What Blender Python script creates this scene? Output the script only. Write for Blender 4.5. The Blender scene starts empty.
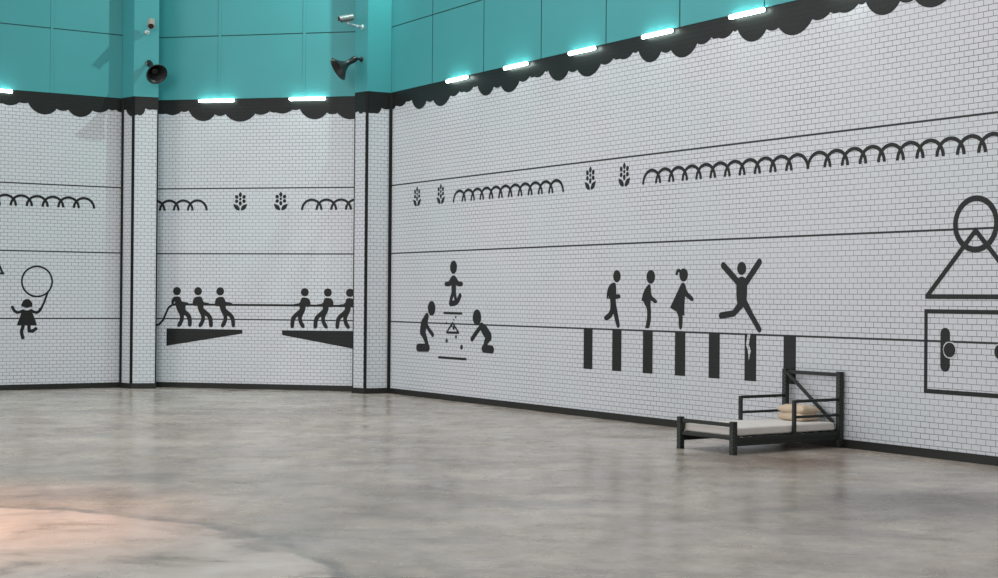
import bpy, bmesh, math, random
from mathutils import Vector, Matrix
random.seed(7)
C = bpy.context.scene.collection
PI = math.pi

# ------------------------------------------------------------------ materials
def new_mat(name):
    m = bpy.data.materials.new(name); m.use_nodes = True
    nt = m.node_tree
    return m, nt, nt.nodes['Principled BSDF']

def N(nt, t, **kw):
    n = nt.nodes.new(t)
    for k, v in kw.items(): setattr(n, k, v)
    return n

def setin(n, **kw):
    for k, v in kw.items(): n.inputs[k.replace('_', ' ')].default_value = v

def plain(name, col, rough=.5, metal=0., spec=.5, noise=0., nscale=8.):
    m, nt, b = new_mat(name)
    b.inputs['Roughness'].default_value = rough
    b.inputs['Metallic'].default_value = metal
    b.inputs['Specular IOR Level'].default_value = spec
    if noise:
        tc = N(nt, 'ShaderNodeTexCoord'); nz = N(nt, 'ShaderNodeTexNoise')
        nz.inputs['Scale'].default_value = nscale; nz.inputs['Detail'].default_value = 4
        nt.links.new(tc.outputs['Object'], nz.inputs['Vector'])
        mx = N(nt, 'ShaderNodeMix', data_type='RGBA')
        mx.inputs[6].default_value = (*[c*(1-noise) for c in col], 1)
        mx.inputs[7].default_value = (*[min(1, c*(1+noise)) for c in col], 1)
        nt.links.new(nz.outputs['Fac'], mx.inputs[0]); nt.links.new(mx.outputs[2], b.inputs['Base Color'])
    else:
        b.inputs['Base Color'].default_value = (*col, 1)
    return m

ROW = 1.4135/19
def tile_mat(name, c1, c2, grout_lo, grout_hi, rough, tint_a=None, tint_b=None, spec=.5, bump=.12):
    """glazed brick tiles in running bond, laid out in metres by the UVs (along the wall, height)"""
    m, nt, b = new_mat(name)
    uv = N(nt, 'ShaderNodeUVMap'); uv.uv_map = 'UVMap'
    mp = N(nt, 'ShaderNodeMapping'); mp.inputs['Location'].default_value = (0.03, -(1.494 - 20*ROW), 0)
    nt.links.new(uv.outputs['UV'], mp.inputs['Vector'])
    br = N(nt, 'ShaderNodeTexBrick'); br.offset = .5; br.squash = 1
    setin(br, Scale=1., Mortar_Size=.0039, Mortar_Smooth=.1, Bias=0., Brick_Width=2*ROW, Row_Height=ROW)
    br.inputs['Color1'].default_value = (*c1, 1); br.inputs['Color2'].default_value = (*c2, 1)
    nt.links.new(mp.outputs['Vector'], br.inputs['Vector'])
    nz = N(nt, 'ShaderNodeTexNoise'); setin(nz, Scale=.9, Detail=3., Roughness=.6)
    nt.links.new(mp.outputs['Vector'], nz.inputs['Vector'])
    rp = N(nt, 'ShaderNodeValToRGB'); rp.color_ramp.elements[0].position = .38; rp.color_ramp.elements[1].position = .66
    rp.color_ramp.elements[0].color = (*grout_hi, 1); rp.color_ramp.elements[1].color = (*grout_lo, 1)
    nt.links.new(nz.outputs['Fac'], rp.inputs['Fac']); nt.links.new(rp.outputs['Color'], br.inputs['Mortar'])
    col = br.outputs['Color']
    if tint_a:
        nz2 = N(nt, 'ShaderNodeTexNoise'); setin(nz2, Scale=.45, Detail=2.)
        nt.links.new(mp.outputs['Vector'], nz2.inputs['Vector'])
        rp2 = N(nt, 'ShaderNodeValToRGB')
        rp2.color_ramp.elements[0].position = .35; rp2.color_ramp.elements[1].position = .65
        rp2.color_ramp.elements[0].color = (*tint_a, 1); rp2.color_ramp.elements[1].color = (*tint_b, 1)
        nt.links.new(nz2.outputs['Fac'], rp2.inputs['Fac'])
        mx = N(nt, 'ShaderNodeMix', data_type='RGBA', blend_type='MULTIPLY'); mx.inputs[0].default_value = 1
        nt.links.new(col, mx.inputs[6]); nt.links.new(rp2.outputs['Color'], mx.inputs[7]); col = mx.outputs[2]
    nt.links.new(col, b.inputs['Base Color'])
    b.inputs['Roughness'].default_value = rough
    b.inputs['Specular IOR Level'].default_value = spec
    bp = N(nt, 'ShaderNodeBump', invert=True); bp.inputs['Strength'].default_value = bump; bp.inputs['Distance'].default_value = .004
    nt.links.new(br.outputs['Fac'], bp.inputs['Height']); nt.links.new(bp.outputs['Normal'], b.inputs['Normal'])
    return m

M = {}
M['tile'] = tile_mat('white_glazed_tile', (.57, .592, .628), (.585, .607, .643), (.05, .053, .058), (.19, .195, .205), .34, (.955, .99, .98), (1., .985, 1.0))
M['black_tile'] = tile_mat('black_painted_tile', (.013, .0155, .015), (.015, .0175, .017), (.004, .005, .005), (.008, .009, .009), .36, spec=.22)
M['teal'] = plain('teal_paint', (.054, .296, .315), .45, spec=.35, noise=.06, nscale=1.3)
M['teal_dark'] = plain('teal_joint', (.008, .06, .065), .6)
M['black_trim'] = plain('black_trim', (.014, .015, .013), .45, spec=.3, noise=.15, nscale=3)
M['stripe'] = plain('charcoal_stripe', (.028, .031, .031), .5, spec=.3)
M['corner'] = plain('black_corner_trim', (.007, .008, .008), .6, spec=.15)
M['steel'] = plain('dark_painted_steel', (.014, .018, .016), .45, spec=.35, noise=.12, nscale=12)
M['hole'] = plain('punched_hole_edge', (.10, .115, .105), .5)
M['horn'] = plain('dark_grey_horn', (.012, .014, .015), .42, spec=.35)
M['horn_in'] = plain('dark_horn_inside', (.006, .007, .007), .5, spec=.3)
M['horn_label'] = plain('pale_plate', (.35, .37, .37), .5)
M['cam_body'] = plain('camera_silver', (.15, .155, .155), .4)
M['cam_lens'] = plain('camera_lens', (.015, .01, .01), .12)
M['cam_metal'] = plain('bracket_metal', (.62, .64, .64), .28, metal=.6)
M['cam_beige'] = plain('camera_beige', (.36, .29, .26), .45)
M['housing'] = plain('tube_housing', (.75, .8, .8), .4)

def emit(name, col, s):
    m, nt, b = new_mat(name)
    b.inputs['Base Color'].default_value = (.8, .8, .8, 1)
    b.inputs['Emission Color'].default_value = (*col, 1); b.inputs['Emission Strength'].default_value = s
    return m
M['tube'] = emit('lit_tube', (.78, 1.0, .93), 13.)

def fabric(name, col, scale, strength):
    m, nt, b = new_mat(name)
    b.inputs['Roughness'].default_value = .9; b.inputs['Specular IOR Level'].default_value = .15
    tc = N(nt, 'ShaderNodeTexCoord'); nz = N(nt, 'ShaderNodeTexNoise'); setin(nz, Scale=scale, Detail=5., Roughness=.6)
    nt.links.new(tc.outputs['Object'], nz.inputs['Vector'])
    mx = N(nt, 'ShaderNodeMix', data_type='RGBA')
    mx.inputs[6].default_value = (*[c*.88 for c in col], 1); mx.inputs[7].default_value = (*[min(1, c*1.08) for c in col], 1)
    nt.links.new(nz.outputs['Fac'], mx.inputs[0]); nt.links.new(mx.outputs[2], b.inputs['Base Color'])
    bp = N(nt, 'ShaderNodeBump'); bp.inputs['Strength'].default_value = strength; bp.inputs['Distance'].default_value = .01
    nt.links.new(nz.outputs['Fac'], bp.inputs['Height']); nt.links.new(bp.outputs['Normal'], b.inputs['Normal'])
    return m
M['sheet'] = fabric('mattress_sheet', (.66, .63, .60), 7, .25)
M['pillow'] = fabric('beige_pillow', (.58, .47, .355), 9, .35)

def floor_mat():
    m, nt, b = new_mat('polished_concrete')
    L = nt.links.new
    tc = N(nt, 'ShaderNodeTexCoord')
    def noise(scale, detail, rough=.6, sx=1., sy=1., rot=0., dist=0.):
        mp = N(nt, 'ShaderNodeMapping'); mp.inputs['Scale'].default_value = (sx, sy, 1); mp.inputs['Rotation'].default_value = (0, 0, rot)
        L(tc.outputs['Object'], mp.inputs['Vector'])
        n = N(nt, 'ShaderNodeTexNoise'); setin(n, Scale=scale, Detail=detail, Roughness=rough, Distortion=dist)
        L(mp.outputs['Vector'], n.inputs['Vector']); return n.outputs['Fac']
    def ramp(fac, *stops):
        r = N(nt, 'ShaderNodeValToRGB'); e = r.color_ramp.elements
        while len(e) < len(stops): e.new(.5)
        for i, (p, c) in enumerate(stops): e[i].position = p; e[i].color = (*c, 1) if len(c) == 3 else c
        L(fac, r.inputs['Fac']); return r.outputs['Color']
    def mix(a, bb, fac, mode='MIX'):
        x = N(nt, 'ShaderNodeMix', data_type='RGBA', blend_type=mode)
        for s, v in ((0, fac), (6, a), (7, bb)):
            if isinstance(v, (int, float)): x.inputs[s].default_value = v
            elif isinstance(v, tuple): x.inputs[s].default_value = (*v, 1)
            else: L(v, x.inputs[s])
        return x.outputs[2]
    def math_(op, a, bb=None):
        x = N(nt, 'ShaderNodeMath', operation=op)
        for s, v in ((0, a), (1, bb)):
            if v is None: continue
            if isinstance(v, (int, float)): x.inputs[s].default_value = v
            else: L(v, x.inputs[s])
        return x.outputs[0]
    base = ramp(noise(.55, 7, .62, dist=.3), (.36, (.315, .270, .228)), (.50, (.425, .372, .320)), (.64, (.50, .445, .388)))
    cloud = ramp(noise(2.3, 6, .65, sx=1., sy=.8, dist=.35), (.36, (.72, .715, .71)), (.52, (1., 1., 1.)), (.66, (1.18, 1.17, 1.155)))
    col = mix(base, cloud, .8, 'MULTIPLY')
    streak = ramp(noise(1.4, 5, .7, sx=.35, sy=1.6, rot=.25, dist=.3), (.53, (0, 0, 0)), (.66, (1, 1, 1)))
    col = mix(col, (.45, .435, .42), math_('MULTIPLY', streak, .5))
    scuff = ramp(noise(.8, 6, .66, sx=.5, sy=1.3, rot=-.3, dist=.3), (.54, (0, 0, 0)), (.68, (1, 1, 1)))
    col = mix(col, (.19, .178, .165), math_('MULTIPLY', scuff, .55))
    fine = ramp(noise(26, 3, .6), (.3, (.90, .90, .90)), (.7, (1.08, 1.08, 1.08)))
    col = mix(col, fine, 1., 'MULTIPLY')
    mid = ramp(noise(7.5, 6, .68, sx=.8, sy=1.1, rot=.6), (.36, (.80, .795, .79)), (.52, (1., 1., 1.)), (.66, (1.13, 1.13, 1.125)))
    col = mix(col, mid, .5, 'MULTIPLY')
    fleck = ramp(noise(3.2, 7, .72, sx=1., sy=.9), (.58, (0, 0, 0)), (.68, (1, 1, 1)))
    col = mix(col, (.50, .485, .465), math_('MULTIPLY', fleck, .3))
    # round pour of paler concrete, with a dark worn rim
    mp = N(nt, 'ShaderNodeMapping'); mp.inputs['Location'].default_value = (5.51, -9.88, 0)
    L(tc.outputs['Object'], mp.inputs['Vector'])
    ln = N(nt, 'ShaderNodeVectorMath', operation='LENGTH'); L(mp.outputs['Vector'], ln.inputs[0])
    wob = math_('MULTIPLY', math_('SUBTRACT', noise(1.3, 4, .6), .5), .35)
    d = math_('ADD', ln.outputs['Value'], wob)
    dn = math_('DIVIDE', d, 10.)
    inside = ramp(dn, (.440, (1, 1, 1)), (.449, (0, 0, 0)))
    patch = ramp(noise(1.0, 6, .62, sx=.9, sy=1.2, rot=.5, dist=.5), (.36, (.28, .235, .20)), (.46, (.53, .455, .40)), (.58, (.69, .615, .555)))
    col = mix(col, patch, math_('MULTIPLY', inside, .85))
    rim = ramp(dn, (.441, (0, 0, 0)), (.446, (1, 1, 1)), (.451, (1, 1, 1)), (.464, (0, 0, 0)))
    rimn = ramp(noise(3.0, 4, .6), (.35, (.15, .15, .15)), (.65, (1, 1, 1)))
    col = mix(col, (.17, .155, .145), math_('MULTIPLY', math_('MULTIPLY', rim, rimn), .9))
    # two old stains near the bed
    for (sx, sy, r0, r1, c, a) in ((3.7, 18.8, .2, 1.0, (.21, .15, .115), .8), (4.25, 15.1, .5, 1.7, (.13, .117, .105), .9), (1.4, 17.2, .2, 1.2, (.20, .19, .18), .3)):
        mp2 = N(nt, 'ShaderNodeMapping'); mp2.inputs['Location'].default_value = (-sx, -sy, 0)
        L(tc.outputs['Object'], mp2.inputs['Vector'])
        l2 = N(nt, 'ShaderNodeVectorMath', operation='LENGTH'); L(mp2.outputs['Vector'], l2.inputs[0])
        dd = math_('ADD', l2.outputs['Value'], math_('MULTIPLY', math_('SUBTRACT', noise(2.2, 5, .7), .5), 1.4))
        mk = N(nt, 'ShaderNodeMapRange'); mk.inputs['From Min'].default_value = r0; mk.inputs['From Max'].default_value = r1
        mk.inputs['To Min'].default_value = a; mk.inputs['To Max'].default_value = 0
        L(dd, mk.inputs['Value']); col = mix(col, c, mk.outputs['Result'])
    L(col, b.inputs['Base Color'])
    rg = ramp(noise(1.2, 5, .6, dist=.2), (.3, (.17, .17, .17)), (.7, (.33, .33, .33)))
    L(rg, b.inputs['Roughness']); b.inputs['Specular IOR Level'].default_value = .45
    bp = N(nt, 'ShaderNodeBump'); bp.inputs['Strength'].default_value = .05; bp.inputs['Distance'].default_value = .01
    L(noise(6, 4, .5), bp.inputs['Height']); L(bp.outputs['Normal'], b.inputs['Normal'])
    return m
M['floor'] = floor_mat()

# ------------------------------------------------------------------ mesh builder
class MB:
    """collects shapes (with UVs in metres) into one mesh"""
    def __init__(s): s.v = []; s.f = []; s.uv = []; s.m = []
    def face(s, pts, uvs=None, mi=0):
        i = len(s.v); s.v += [tuple(p) for p in pts]; s.f.append(list(range(i, i+len(pts))))
        s.uv.append(uvs or [(0, 0)]*len(pts)); s.m.append(mi)
    def box(s, c, d, rot=None, mi=0):
        h = [x/2 for x in d]
        P = [Vector((x*h[0], y*h[1], z*h[2])) for x in (-1, 1) for y in (-1, 1) for z in (-1, 1)]
        if rot is not None: P = [rot @ p for p in P]
        P = [p + Vector(c) for p in P]
        for q in ((0, 1, 3, 2), (4, 6, 7, 5), (0, 4, 5, 1), (2, 3, 7, 6), (0, 2, 6, 4), (1, 5, 7, 3)):
            s.face([P[k] for k in q], [(P[k].x, P[k].z) for k in q], mi)
    def bar(s, a, b, w, d=None, up=(0, 0, 1), mi=0):
        a, b = Vector(a), Vector(b); d = d or w
        z = (b-a).normalized(); u = Vector(up)
        if abs(z.dot(u)) > .98: u = Vector((1, 0, 0))
        x = u.cross(z).normalized(); y = z.cross(x)
        R = Matrix((x, y, z)).transposed()
        s.box((a+b)/2, (w, d, (b-a).length), R, mi)
    def tube(s, a, b, r0, r1=None, n=16, mi=0, cap=True):
        a, b = Vector(a), Vector(b); r1 = r0 if r1 is None else r1
        s.lathe(a, (b-a), [(0, r0), ((b-a).length, r1)], n, mi, cap)
    def lathe(s, o, ax, prof, n=32, mi=0, cap=True):
        o = Vector(o); z = Vector(ax).normalized(); u = Vector((0, 0, 1)) if abs(z.z) < .95 else Vector((1, 0, 0))
        x = u.cross(z).normalized(); y = z.cross(x)
        rings = [[o + z*t + (x*math.cos(2*PI*k/n) + y*math.sin(2*PI*k/n))*r for k in range(n)] for t, r in prof]
        for A, B in zip(rings, rings[1:]):
            for k in range(n):
                s.face([A[k], A[(k+1) % n], B[(k+1) % n], B[k]], None, mi)
        if cap:
            s.face(rings[0][::-1], None, mi); s.face(rings[-1], None, mi)
    # flat shapes on a wall: local x along the wall, z up, -y into the room, UV = wall metres
    def prism(s, pts, base, y0, y1, mi=0):
        bs, bz = base
        area = sum(p[0]*q[1]-q[0]*p[1] for p, q in zip(pts, pts[1:]+pts[:1]))
        if area < 0: pts = pts[::-1]
        F = [(p[0]-bs, -y1, p[1]-bz) for p in pts]; B = [(p[0]-bs, -y0, p[1]-bz) for p in pts]
        s.face(F, list(pts), mi)
        n = len(pts)
        for k in range(n):
            j = (k+1) % n
            s.face([F[k], B[k], B[j], F[j]], [pts[k], pts[k], pts[j], pts[j]], mi)
        s.face(B[::-1], list(pts[::-1]), mi)
    def disc(s, c, r, base, y0, y1, n=40, mi=0, rx=None):
        rx = rx or r
        s.prism([(c[0]+rx*math.cos(2*PI*k/n), c[1]+r*math.sin(2*PI*k/n)) for k in range(n)], base, y0, y1, mi)
    def stroke(s, pts, w, base, y0, y1, mi=0, square=False):
        ws = w if isinstance(w, list) else [w]*len(pts)
        for j, (a, b, wa, wb) in enumerate(zip(pts, pts[1:], ws, ws[1:])):
            dx, dz = b[0]-a[0], b[1]-a[1]; l = math.hypot(dx, dz) or 1e-6; nx, nz = -dz/l, dx/l
            s.prism([(a[0]+nx*wa/2, a[1]+nz*wa/2), (a[0]-nx*wa/2, a[1]-nz*wa/2), (b[0]-nx*wb/2, b[1]-nz*wb/2), (b[0]+nx*wb/2, b[1]+nz*wb/2)], base, y0, y1+.000045*j, mi)
        ends = list(zip(pts, ws))
        if square: ends = ends[1:-1]
        for j, (p, q) in enumerate(ends): s.disc(p, q/2, base, y0, y1+.0001+.00003*j, 20, mi)
    def arc(s, c, r, w, a0, a1, base, y0, y1, n=28, mi=0):
        full = abs(a1-a0) >= 2*PI-1e-4
        for k in range(n):
            t0, t1 = a0+(a1-a0)*k/n, a0+(a1-a0)*(k+1)/n
            s.prism([(c[0]+(r+e*w/2)*math.cos(t), c[1]+(r+e*w/2)*math.sin(t)) for t, e in ((t0, -1), (t0, 1), (t1, 1), (t1, -1))], base, y0, y1, mi)
    def build(s, name, mats, parent=None, smooth=False, bevel=0., weld=True):
        me = bpy.data.meshes.new(name); me.from_pydata(s.v, [], s.f)
        ul = me.uv_layers.new(name='UVMap')
        i = 0
        for f in s.uv:
            for u in f: ul.data[i].uv = u; i += 1
        for k, p in enumerate(me.polygons): p.material_index = s.m[k]
        for m in (mats if isinstance(mats, (list, tuple)) else [mats]): me.materials.append(m)
        bm = bmesh.new(); bm.from_mesh(me)
        if weld: bmesh.ops.remove_doubles(bm, verts=bm.verts, dist=1e-5)
        bmesh.ops.recalc_face_normals(bm, faces=bm.faces)
        bm.to_mesh(me); bm.free()
        if smooth:
            me.polygons.foreach_set('use_smooth', [True]*len(me.polygons)); me.set_sharp_from_angle(angle=.7)
        o = bpy.data.objects.new(name, me); C.objects.link(o)
        if parent is not None: o.parent = parent
        if bevel:
            b = o.modifiers.new('bevel', 'BEVEL'); b.width = bevel; b.segments = 2; b.limit_method = 'ANGLE'
        return o

def empty(name, loc, rz=0.):
    o = bpy.data.objects.new(name, None); C.objects.link(o)
    o.location = loc; o.rotation_euler = (0, 0, rz); o.empty_display_size = .2
    return o
def tag(o, label, cat, group=None):
    o['label'] = label; o['category'] = cat
    if group: o['group'] = group
    return o
def struct(o, label=None):
    o['kind'] = 'structure'
    if label: o['label'] = label
    return o

# ------------------------------------------------------------------ the three walls (metres; the camera stands above 0,0)
MR = Vector((-2.5631, 32.1038)); LM = Vector((-7.6819, 33.2169))
WALL = {'R': (MR, Vector((.53909, -.84225))), 'M': (LM, Vector((.97716, -.21249))), 'L': (LM, Vector((.84672, .53204)))}
def ang(k): d = WALL[k][1]; return math.atan2(d.y, d.x)
def on(k, s, z, off=0.):                    # point on a wall, off metres into the room
    o, d = WALL[k]; p = o + d*s + Vector((d.y, -d.x))*off
    return Vector((p.x, p.y, z))
H_TEAL = 6.255; H_TOP = 10.4; BASE = .115
STRIPES = (1.494, 2.908, 4.321)
EXT = {'R': (.54, 24.), 'M': (.0, 5.2), 'L': (-9., -.545)}
VIS = {'R': (.54, 24.), 'M': (.18, 4.896), 'L': (-9., -.545)}

def wall_root(k, name):
    s0, s1 = EXT[k]
    b = MB(); b.box(((s0+s1)/2, .1, H_TEAL/2), (s1-s0, .2, H_TEAL))
    o = b.build(name, M['tile']); o.location = on(k, 0, 0); o.rotation_euler.z = ang(k)
    return struct(o)
walls = {'L': wall_root('L', 'wall_left'), 'M': wall_root('M', 'wall_middle'), 'R': wall_root('R', 'wall_right')}
walls['L']['label'] = 'white tiled wall at the left under teal panels'
walls['M']['label'] = 'white tiled wall in the middle between two pillars'
walls['R']['label'] = 'long white tiled wall running along the right'

# teal cladding above: a dark backing with panels laid over it
PANEL_S = {'R': [.54]+[2.245+1.925*i for i in range(0, 12)], 'M': [.10, 1.643, 3.567, 4.896], 'L': [-9.85, -7.92, -5.99, -4.06, -2.13, -.545]}
for k, w in walls.items():
    s0, s1 = EXT[k]
    b = MB(); b.box(((s0+s1)/2, .1, (H_TEAL+H_TOP)/2), (s1-s0, .2, H_TOP-H_TEAL)); b.build('cladding_back', M['teal_dark'], w)
    ss = PANEL_S[k]
    for a, c in zip(ss, ss[1:]):
        if a < s0-1: continue
        for z0, z1 in ((H_TEAL, 7.609), (7.629, 8.982), (9.002, H_TOP)):
            g = .014
            b = MB(); b.box(((a+c)/2, -.006, (z0+z1)/2), (c-a-2*g, .012, z1-z0)); b.build('cladding_panel', M['teal'], w, bevel=.004)
    if k != 'R':
        for a in ss[1:-1]:
            b = MB(); b.box((a, -.012, (H_TEAL+H_TOP)/2), (.055, .024, H_TOP-H_TEAL)); b.build('cover_strip', M['teal'], w, bevel=.004)
    v0, v1 = VIS[k]
    for z in STRIPES:
        b = MB(); b.prism([(v0, z-.014), (v1, z-.014), (v1, z+.014), (v0, z+.014)], (0, 0), 0., .0015); b.build('painted_stripe', M['stripe'], w)

# scalloped black border: cusps (s, z) and the lowest z of each scallop between them
PER = [(-.30, 6.02, 5.797), (.31, 5.935, 5.895), (.56, 5.92, 5.768), (1.22, 5.94, 5.91), (1.56, 5.985, 5.955), (1.72, 5.963, 5.935), (2.075, 6.018, 5.997)]
def scallops(k):
    if k == 'R':
        L = [(.54, 5.95, 5.90), (.729, 5.973, 5.955), (.80, 5.962, 5.932), (1.19, 6.009, 5.993)]
        s = 1.706
        big = [1.706, 4.228, 6.615, 9.18, 11.59, 14.15, 16.62, 19.1, 21.6]
        for c, n in zip(big, big[1:]):
            f = (n-c)/2.49
            L += [(c+a*f, z, lo) for a, z, lo in PER]
        L.append((L[-1][0]+.12, 6.02, None)); return L
    if k == 'M':
        return [(.20, 5.96, 5.952), (.422, 5.956, 5.926), (.764, 6.002, 5.988), (.932, 6.02, 5.785), (1.54, 5.923, 5.887), (1.784, 5.924, 5.756), (2.468, 5.922, 5.898), (2.802, 5.970, 5.938), (2.939, 5.942, 5.915), (3.311, 5.994, 5.980), (3.473, 6.004, 5.780), (4.081, 5.916, 5.880), (4.317, 5.904, 5.765), (4.90, 5.90, None)]
    L = [(-9.1, 5.96, 5.935)]
    p = [(-5.7, 6.01, 5.79), (-5.1, 5.926, 5.894), (-4.85, 5.924, 5.788), (-4.19, 5.945, 5.916), (-3.85, 5.985, 5.955), (-3.69, 5.965, 5.935)]
    for d in (-2.49,): L += [(a+d, z, lo) for a, z, lo in p]+[(-3.25+d, 6.0, 5.99)]
    L += p[:5] + [(-3.45, 5.965, 5.955), (-3.128, 5.958, 5.930), (-2.787, 6.005, 5.992), (-2.612, 6.01, 5.79), (-2.012, 5.926, 5.892), (-1.764, 5.924, 5.788), (-1.246, 5.945, 5.915), (-.892, 5.999, 5.977), (-.735, 5.999, 5.955), (-.54, 5.99, None)]
    return L
def border_curve(L):
    pts = []
    for (a, za, lo), (c, zc, _) in zip(L, L[1:]):
        w = (c-a)/2; d = max(.004, (za+zc)/2-lo); R = (w*w+d*d)/(2*d)
        n = max(6, int((c-a)/.03)); cz = lo + R
        t0 = math.asin(min(1, w/R)) if d <= w else PI-math.asin(min(1, w/R))
        for i in range(n):
            t = -t0 + 2*t0*i/n
            e = (za-zc)/2*(-1 if True else 1)
            f = i/n
            pts.append(((a+c)/2 + R*math.sin(t), cz - R*math.cos(t) + ((za-zc)/2)*(1-2*f)))
    pts.append((L[-1][0], L[-1][1]))
    return pts
def border(L, y1, s_lo=None, s_hi=None):
    b = MB(); P = border_curve(L)
    for p, q in zip(P, P[1:]):
        if q[0] <= p[0]: continue
        if s_lo is not None and q[0] < s_lo: continue
        if s_hi is not None and p[0] > s_hi: continue
        b.prism([p, q, (q[0], H_TEAL), (p[0], H_TEAL)], (0, 0), 0., y1)
    return b
for k, w in walls.items():
    border(scallops(k), .002).build('scalloped_border', M['black_tile'], w)

# baseboards
for k, nm in (('L', 'baseboard_left'), ('M', 'baseboard_middle'), ('R', 'baseboard_right')):
    v0, v1 = VIS[k]
    b = MB(); b.box(((v0+v1)/2, -.008, BASE/2), (v1-v0, .016, BASE))
    o = b.build(nm, M['black_trim'], bevel=.003); o.location = on(k, 0, 0); o.rotation_euler.z = ang(k); struct(o)

# floor
b = MB(); b.box((0, 14, -.1), (44, 52, .2)); o = b.build('floor', M['floor']); struct(o, 'worn grey concrete floor with a paler round patch')

# ------------------------------------------------------------------ pillars: two visible faces each
def face_frame(A, B):
    A, B = Vector(A), Vector(B); d = (B-A).normalized(); return A, d, (B-A).length, math.atan2(d.y, d.x)
def pillar(name, pts, back, label, decals):
    b = MB()
    ring = pts + back
    for z0, z1, mi in ((0, H_TEAL, 0), (H_TEAL, H_TOP, 1)):
        n = len(ring); acc = 0
        for i in range(n):
            p, q = Vector(ring[i]), Vector(ring[(i+1) % n]); l = (q-p).length
            b.face([(p.x, p.y, z0), (q.x, q.y, z0), (q.x, q.y, z1), (p.x, p.y, z1)], [(acc, z0), (acc+l, z0), (acc+l, z1), (acc, z1)], mi); acc += l
        if mi: b.face([(x, y, z1) for x, y in ring], None, mi)
        else: b.face([(x, y, z0) for x, y in ring[::-1]], None, mi)
    o = struct(b.build(name, [M['tile'], M['teal']]), label)
    acc = 0
    for (p, q), L in zip(zip(pts, pts[1:]), decals):
        A, d, l, a = face_frame(p, q)
        bb = MB(); bb.box((l/2, -.008, BASE/2), (l+.012, .016, BASE)); e = bb.build('baseboard', M['black_trim'], o); e.location = (*A, 0); e.rotation_euler.z = a
        bb = border([(s, z, lo) for s, z, lo in L], .002); e = bb.build('scalloped_border', M['black_tile'], o); e.location = (*A, 0); e.rotation_euler.z = a
    return o
PL = [(-8.175, 32.85), (-7.85, 32.52), (-7.355, 32.68)]
PR = [(-3.035, 31.68), (-2.75, 31.40), (-2.272, 31.65)]
back_left = [tuple(on('M', .18, 0, -.04).xy), tuple(on('L', -.56, 0, -.1).xy)]
back_right = [tuple(on('R', .5, 0, -.1).xy), tuple(on('M', 4.896, 0, -.04).xy)]
pl = pillar('pillar', PL, back_left, 'white tiled pillar with teal top between the left and middle walls',
    [[(0., 5.97, 5.955), (.09, 5.99, 5.985), (.16, 6.0, 5.85), (.455, 5.85, None)], [(0., 5.853, 5.85), (.09, 5.868, 5.858), (.246, 6.006, 5.98), (.40, 5.988, 5.982), (.52, 5.995, None)]])
pr = pillar('pillar', PR, back_right, 'white tiled pillar with teal top between the middle and right walls',
    [[(0., 5.853, 5.84), (.11, 5.862, 5.80), (.27, 5.835, 5.82), (.367, 5.835, None)], [(0., 5.81, 5.80), (.17, 5.812, 5.81), (.316, 5.925, 5.90), (.54, 5.94, None)]])
def corner_strip(parent, x, y, w, d, a, z1):
    b = MB(); b.box((0, 0, (BASE+z1)/2), (w, d, z1-BASE)); o = b.build('corner_strip', M['corner'], parent, bevel=.003)
    o.location = (x, y, 0); o.rotation_euler.z = a
corner_strip(pl, -8.15, 32.81, .055, .055, .25, 6.25)
corner_strip(pl, -7.852, 32.528, .055, .04, -.35, 6.25)
corner_strip(pl, -7.366, 32.686, .03, .03, .3, 6.0)
corner_strip(pr, -3.025, 31.68, .026, .026, -.4, 5.85)
corner_strip(pr, -2.752, 31.41, .06, .04, -.15, 6.25)
corner_strip(pr, -2.275, 31.625, .075, .06, .1, 6.25)

# ------------------------------------------------------------------ painted pictograms on the tiles
Y0, Y1 = 0., .0028; LAY = 0
def decal_root(name, k, s, z):
    o = empty(name, on(k, s, z), ang(k)); return o
def add_part(root, base, part, kind, data, y1=Y1, mat=None):
    global LAY
    LAY += 1; y1 += .00021*(LAY % 6)
    b = MB()
    if kind == 'disc': b.disc(data[:2], data[2], base, Y0, y1)
    elif kind == 'poly': b.prism(smooth_poly(data), base, Y0, y1)
    elif kind == 'raw': b.prism(data, base, Y0, y1)
    elif kind == 'stroke':
        b.stroke(data[0], [q*1.04+.003 for q in data[1]] if isinstance(data[1], list) else data[1]*1.15+.008, base, Y0, y1)
    elif kind == 'bar': b.stroke(data[0], data[1], base, Y0, y1, square=True)
    elif kind == 'ring': b.arc(data[0], data[1], data[2], 0, 2*PI, base, Y0, y1, 64)
    elif kind == 'arc': b.arc(data[0], data[1], data[2], data[3], data[4], base, Y0, y1, 40)
    return b.build(part, mat or M['black_tile'], root)
def smooth_poly(p):
    """one corner-cutting pass that keeps the sharp corners"""
    out = []; n = len(p)
    for i in range(n):
        a, b, c = Vector(p[i-1]), Vector(p[i]), Vector(p[(i+1) % n])
        u, v = (a-b), (c-b)
        if u.length < 1e-5 or v.length < 1e-5: continue
        cs = u.normalized().dot(v.normalized())
        if cs > -.1: out.append(tuple(b)) ; continue
        out += [tuple(b+u*.25), tuple(b+v*.25)]
    return out
def figure(name, k, parts, label, cat='pictogram', group=None):
    ss = []; zs = []
    for p, kind, d in parts:
        if kind in ('disc',): ss += [d[0]]; zs += [d[1]-d[2]]
        elif kind in ('poly', 'raw'): ss += [q[0] for q in d]; zs += [q[1] for q in d]
        elif kind in ('stroke', 'bar'): ss += [q[0] for q in d[0]]; zs += [q[1] for q in d[0]]
        else: ss += [d[0][0]]; zs += [d[0][1]-d[1]]
    base = ((min(ss)+max(ss))/2, min(zs))
    r = tag(decal_root(name, k, *base), label, cat, group)
    for p, kind, d in parts: add_part(r, base, p, kind, d)
    return r, base

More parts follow.
